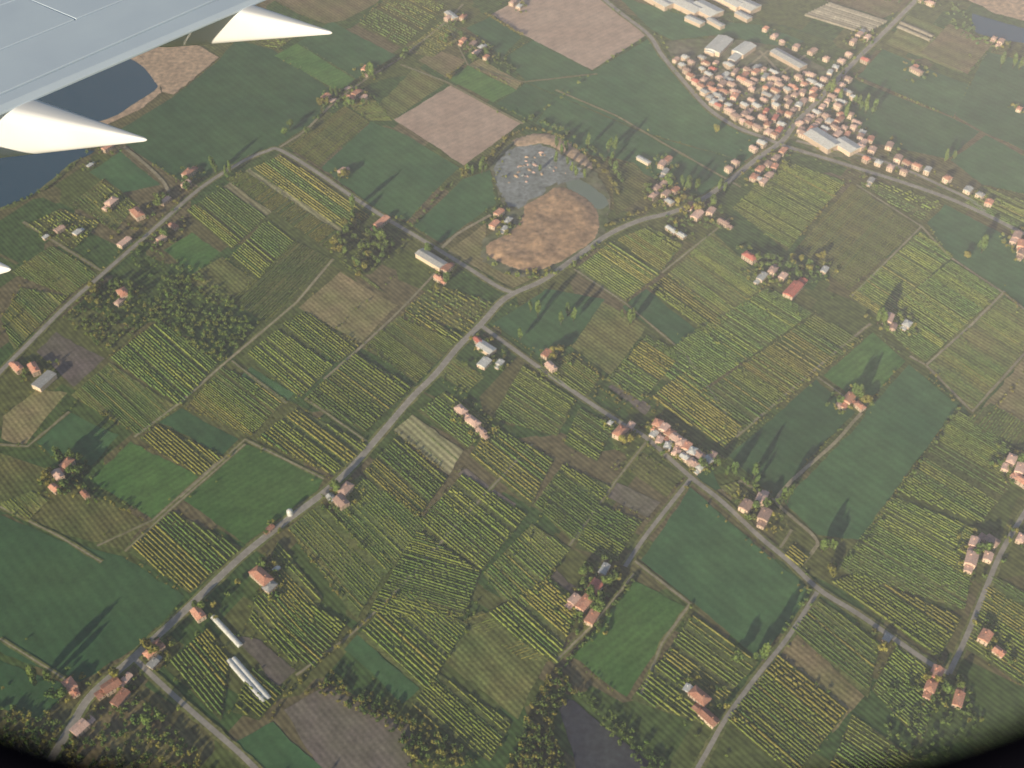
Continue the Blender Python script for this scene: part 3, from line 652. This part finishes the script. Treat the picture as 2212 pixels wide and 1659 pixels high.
for s,st,a,b,mt,off,sk in (('690 262 720 232 790 178 870 128',8,.4,1.0,'leafd',6,.3),('1130 268 1215 212 1285 155 1390 82',9,.5,1.1,'leaf',0,.45),('1050 32 1128 78',3.5,.6,.9,'leafy',0,0),
 ('890 490 960 410 1000 385 1060 360',6,.4,1.1,'leafd',0,.25),('1060 360 1110 300 1170 290 1250 335 1300 385 1325 430',5,.5,1.2,'leafy',8,.1),('1050 560 1120 600 1220 585 1300 520',5,.4,1.1,'leaf',0,.2),('1140 265 1220 300 1290 350 1330 400',7,.6,1.5,'leafd',10,.2),
 ('1320 500 1390 468 1450 448 1490 435',5,.4,1.1,'leafy',8,.2),('1700 300 1790 210 1900 85 1960 20',12,.4,.9,'leaf',9,.4),('580 1560 660 1460 760 1370 850 1290',5,.3,.8,'leafy',0,.25),('1000 1330 1150 1150 1220 1010 1330 900',6,.3,.7,'leaf',0,.3),
 ('1210 1450 1280 1370 1370 1250',5,.4,1.1,'leafd',0,.15),('1590 945 1740 820 1880 700',7,.3,.6,'leafy',-4,.35),('1740 1240 1860 1180 2070 880',6,.3,.8,'leafd',0,.2),('2070 875 1975 795',6,.3,.6,'leafy',0,.2),('1400 620 1530 725 1600 800',6,.3,.7,'leaf',0,.3),
 ('1385 1490 1480 1350 1500 1310',6,.3,.7,'leaf',0,.3),('100 410 190 330 230 325',6,.4,.9,'leafd',0,.1),('0 455 60 430 110 405',6,.4,.9,'leafd',0,.1),('350 215 400 190 470 130',14,.3,.6,'leaf',0,.3),('225 595 330 500 400 440',10,.4,.8,'leafy',8,.4),('550 850 660 770 780 660 860 590',9,.3,.6,'leaf',0,.35),
 ('30 975 150 885 300 760',9,.3,.7,'leaf',0,.35),('390 880 550 945 720 1035',6,.25,.45,'leafy',0,.2),('1560 985 1620 1050 1690 1090',7,.5,1.3,'leafd',0,.3),('1490 1050 1620 1160 1760 1280',9,.4,.8,'leafy',-6,.5),('1640 1430 1700 1370 1760 1290',8,.4,1.0,'leafd',5,.4),('1690 310 1790 350 1900 390 2060 440',9,.3,.8,'leaf',-8,.4),
 ('1780 5 1880 0 1960 10',8,.4,.8,'leafd',0,.3),('1330 20 1420 70 1470 130',14,.4,.8,'leaf',-7,.4),('2170 635 2230 690',6,.4,.8,'leafy',0,.2),('2000 785 2110 895 2230 770',7,.3,.7,'leafy',-4,.3),('1040 725 1130 785 1250 870',9,.3,.8,'leaf',-7,.4),('960 830 1040 890 1100 960',8,.4,.8,'leaf',0,.3),('-10 740 60 670 140 600 210 540',12,.4,.8,'leaf',6,.4)):
    hedge(s,st,a,b,mt,1.2,off,sk)
# shrubs along field margins
EB={'leaf':[],'leafy':[],'leafd':[]}
for a,b in EDG:
    if rng.random()<.45:
        L_=np.linalg.norm(b-a); k=rng.choice(['leaf','leafy','leafd']); dn=rng.uniform(.15,.9); t0,t1=sorted(rng.uniform(0,1,2)); sz=rng.uniform(.22,.5)
        for t in np.arange(0,L_,4):
            if rng.random()<dn and (t0<t/L_<t1 or rng.random()<.15):
                p=a+(b-a)*t/L_+rng.normal(0,.8,2)
                if np.min(np.hypot(*(RP-p).T))>4: EB[k].append((p[0],p[1],sz*rng.uniform(.6,1.5)))
for k in EB: stuff('field_margin_shrubs',EB[k],M[k])
SC=[]
while len(SC)<600:
    p=(rng.uniform(-50,2260),rng.uniform(-20,1690)); q=G(*p)
    SC.append((q[0],q[1],rng.uniform(.25,.65)))
SC=[s for s in SC if np.min(np.hypot(*(RP-np.array(s[:2])).T))<16 and np.min(np.hypot(*(RP-np.array(s[:2])).T))>4.5]
stuff('roadside_shrubs',SC,M['leaf'])
# ---------------- airplane wing
D=7.0
wing=bpy.data.objects.new('airplane_wing',None); link(wing,label='pale blue grey airplane wing with white flap fairings',category='airplane wing')
wing.location=tuple(W(300,110,D)); wl=np.array(wing.location)
def wl_line(a,b,dz=0):
    A_,B_=W(*a,D),W(*b,D); d=(B_-A_); return A_-d*1.6,B_+d*3.5
TE=wl_line((0,240),(550,3)); L1=wl_line((0,212),(480,0)); L2=wl_line((0,128),(312,0)); L3=wl_line((0,40),(110,0))
fw=np.array([-1.,.1,0]); fw/=np.linalg.norm(fw)
def plate(nm,a,b,g0,g1,z0,z1,th,mt,t0=0,t1=1):
    A0,A1=a[0]+(a[1]-a[0])*t0,a[0]+(a[1]-a[0])*t1; B0,B1=b[0]+(b[1]-b[0])*t0,b[0]+(b[1]-b[0])*t1
    T=[A0+fw*g0,A1+fw*g0,B1-fw*g1,B0-fw*g1]; zz=[z0,z0,z1,z1]
    V=[(*(p-wl)[:2],z) for p,z in zip(T,zz)]+[(*(p-wl)[:2],z-th) for p,z in zip(T,zz)]
    o=mk(nm,V,[(3,2,1,0),(4,5,6,7),(0,1,5,4),(1,2,6,5),(2,3,7,6),(3,0,4,7)],mt,wing)
    bv=o.modifiers.new('b','BEVEL'); bv.width=.008; bv.segments=2; return o
far=(L3[0]+np.array([-5,.5,0]),L3[1]+np.array([-5,.5,0]))
plate('trailing_flap',TE,L1,0,.008,-.02,.03,.03,M['wing'])
plate('spoiler_panel',L1,L2,.012,.008,.045,.10,.04,M['wing'],0,.60); plate('spoiler_panel',L1,L2,.012,.008,.045,.10,.04,M['wing'],.6008,1)
plate('skin_panel',L2,L3,.012,.006,.105,.15,.05,M['wing'],0,.348); plate('skin_panel',L2,L3,.012,.006,.105,.15,.05,M['wing'],.3492,1)
plate('skin_panel',L3,far,.006,0,.152,.3,.1,M['wing'])
plate('wing_core',TE,far,.5,.1,-.06,.08,.05,M['seam'])
def fairing(tip,root,r1,L_=3.8):
    r0=.015; T=W(*tip,D+.04+r0); R_=W(*root,D+.03+r1); ax=R_-T; s0=np.linalg.norm(ax); ax/=s0; V=[];Fc=[];m_=32
    hx=np.array([ax[0],ax[1],0]); hx/=np.linalg.norm(hx); side=np.array([-hx[1],hx[0],0]); up=np.array([0,0,1.])
    ss=[0,.005,.015,.04,.1,.3,.5,.8,1.1,1.5,2,2.5,3,L_]
    for s in ss:
        r=0.0005 if s==0 else min(r1*2.2,r0*min(1,(s/.03)**.5)+(r1-r0)*(s/s0))
        c=T+ax*s
        for k in range(m_):
            a=k/m_*6.283; ca,sa_=math.cos(a),math.sin(a); e=.5
            p=c+side*r*.7*np.sign(ca)*abs(ca)**e+up*r*np.sign(sa_)*abs(sa_)**e; V.append(p-wl)
    for i in range(len(ss)-1):
        for k in range(m_): Fc.append((i*m_+k,i*m_+(k+1)%m_,(i+1)*m_+(k+1)%m_,(i+1)*m_+k))
    Fc.append(tuple(range((len(ss)-1)*m_,len(ss)*m_)))
    o=mk('flap_track_fairing',V,Fc,M['white'],wing)
    for p in o.data.polygons: p.use_smooth=True
fairing((718,71),(545,50),.20); fairing((318,302),(70,274),.29); fairing((24,582),(-200,560),.42)
# ---------------- cabin window surround (real opening with depth)
nv=np.array([0,math.cos(math.radians(28)),-math.sin(math.radians(28))]); fwv=ray(1106,829.5)
V=[];Fc=[];n=96
def wp(u,v,dd):
    d=ray(u,v); return d*(dd*np.dot(fwv,nv)/np.dot(d,nv))
for (k,dd,push) in ((1.5,.25,0),(1.03,.25,0),(1.0,.253,0),(1.0,.262,0),(1.12,.262,.035)):
    for i in range(n):
        a=i/n*6.283; ca,s_=math.cos(a),math.sin(a); u=1085+1600*k*np.sign(ca)*abs(ca)**(2/3); v=670+1085*k*np.sign(s_)*abs(s_)**(2/3)
        p=wp(u,v,dd)+nv*push; V.append((p[0],p[1],p[2]+ALT))
for j in range(4):
    for i in range(n): Fc.append((j*n+i,j*n+(i+1)%n,(j+1)*n+(i+1)%n,(j+1)*n+i))
mk('airplane_window_surround',V,Fc,M['trim'],label='dark rounded cabin window surround with deep reveal',category='airplane window')
# ---------------- atmosphere haze
m=bpy.data.materials.new('air_haze'); m.use_nodes=True; N=m.node_tree.nodes; N.remove(N['Principled BSDF'])
vs=N.new('ShaderNodeVolumeScatter'); vs.inputs['Color'].default_value=(.72,.76,1,1); vs.inputs['Density'].default_value=.85e-4; vs.inputs['Anisotropy'].default_value=-.45
m.node_tree.links.new(vs.outputs[0],N['Material Output'].inputs['Volume'])
x0,x1,y0,y1,z0,z1=-8000,8000,-3000,13000,-3,960
o=mk('sky_haze',[(x0,y0,z0),(x1,y0,z0),(x1,y1,z0),(x0,y1,z0),(x0,y0,z1),(x1,y0,z1),(x1,y1,z1),(x0,y1,z1)],[(3,2,1,0),(4,5,6,7),(0,1,5,4),(1,2,6,5),(2,3,7,6),(3,0,4,7)],m,kind='structure')
# ---------------- light
AZ=math.radians(30); EL=math.radians(15.5)
wd=bpy.data.worlds.new('World'); S.world=wd; wd.use_nodes=True; N=wd.node_tree.nodes; L=wd.node_tree.links
sk=N.new('ShaderNodeTexSky'); sk.sky_type='NISHITA'; sk.sun_disc=False; sk.sun_elevation=EL; sk.sun_rotation=AZ+math.pi; sk.altitude=500; sk.air_density=1.2
L.new(sk.outputs[0],N['Background'].inputs[0]); N['Background'].inputs[1].default_value=.075
sl=bpy.data.lights.new('sun','SUN'); sl.energy=5; sl.angle=math.radians(.6); sl.color=(1,.83,.60); so=bpy.data.objects.new('sun',sl); C.objects.link(so)
so.rotation_euler=Vector((math.sin(AZ)*math.cos(EL),math.cos(AZ)*math.cos(EL),-math.sin(EL))).to_track_quat('-Z','Y').to_euler(); so.location=(0,0,1000)
ca=bpy.data.cameras.new('camera'); co=bpy.data.objects.new('camera',ca); C.objects.link(co); S.camera=co
co.location=(0,0,ALT); co.rotation_euler=(math.pi/2-P,0,0); ca.sensor_width=36; ca.lens=36*F/2212; ca.clip_start=.01; ca.clip_end=30000
ca.dof.use_dof=True; ca.dof.focus_distance=10; ca.dof.aperture_fstop=4.0
S.view_settings.view_transform='Standard'; S.view_settings.look='None'; S.view_settings.exposure=0
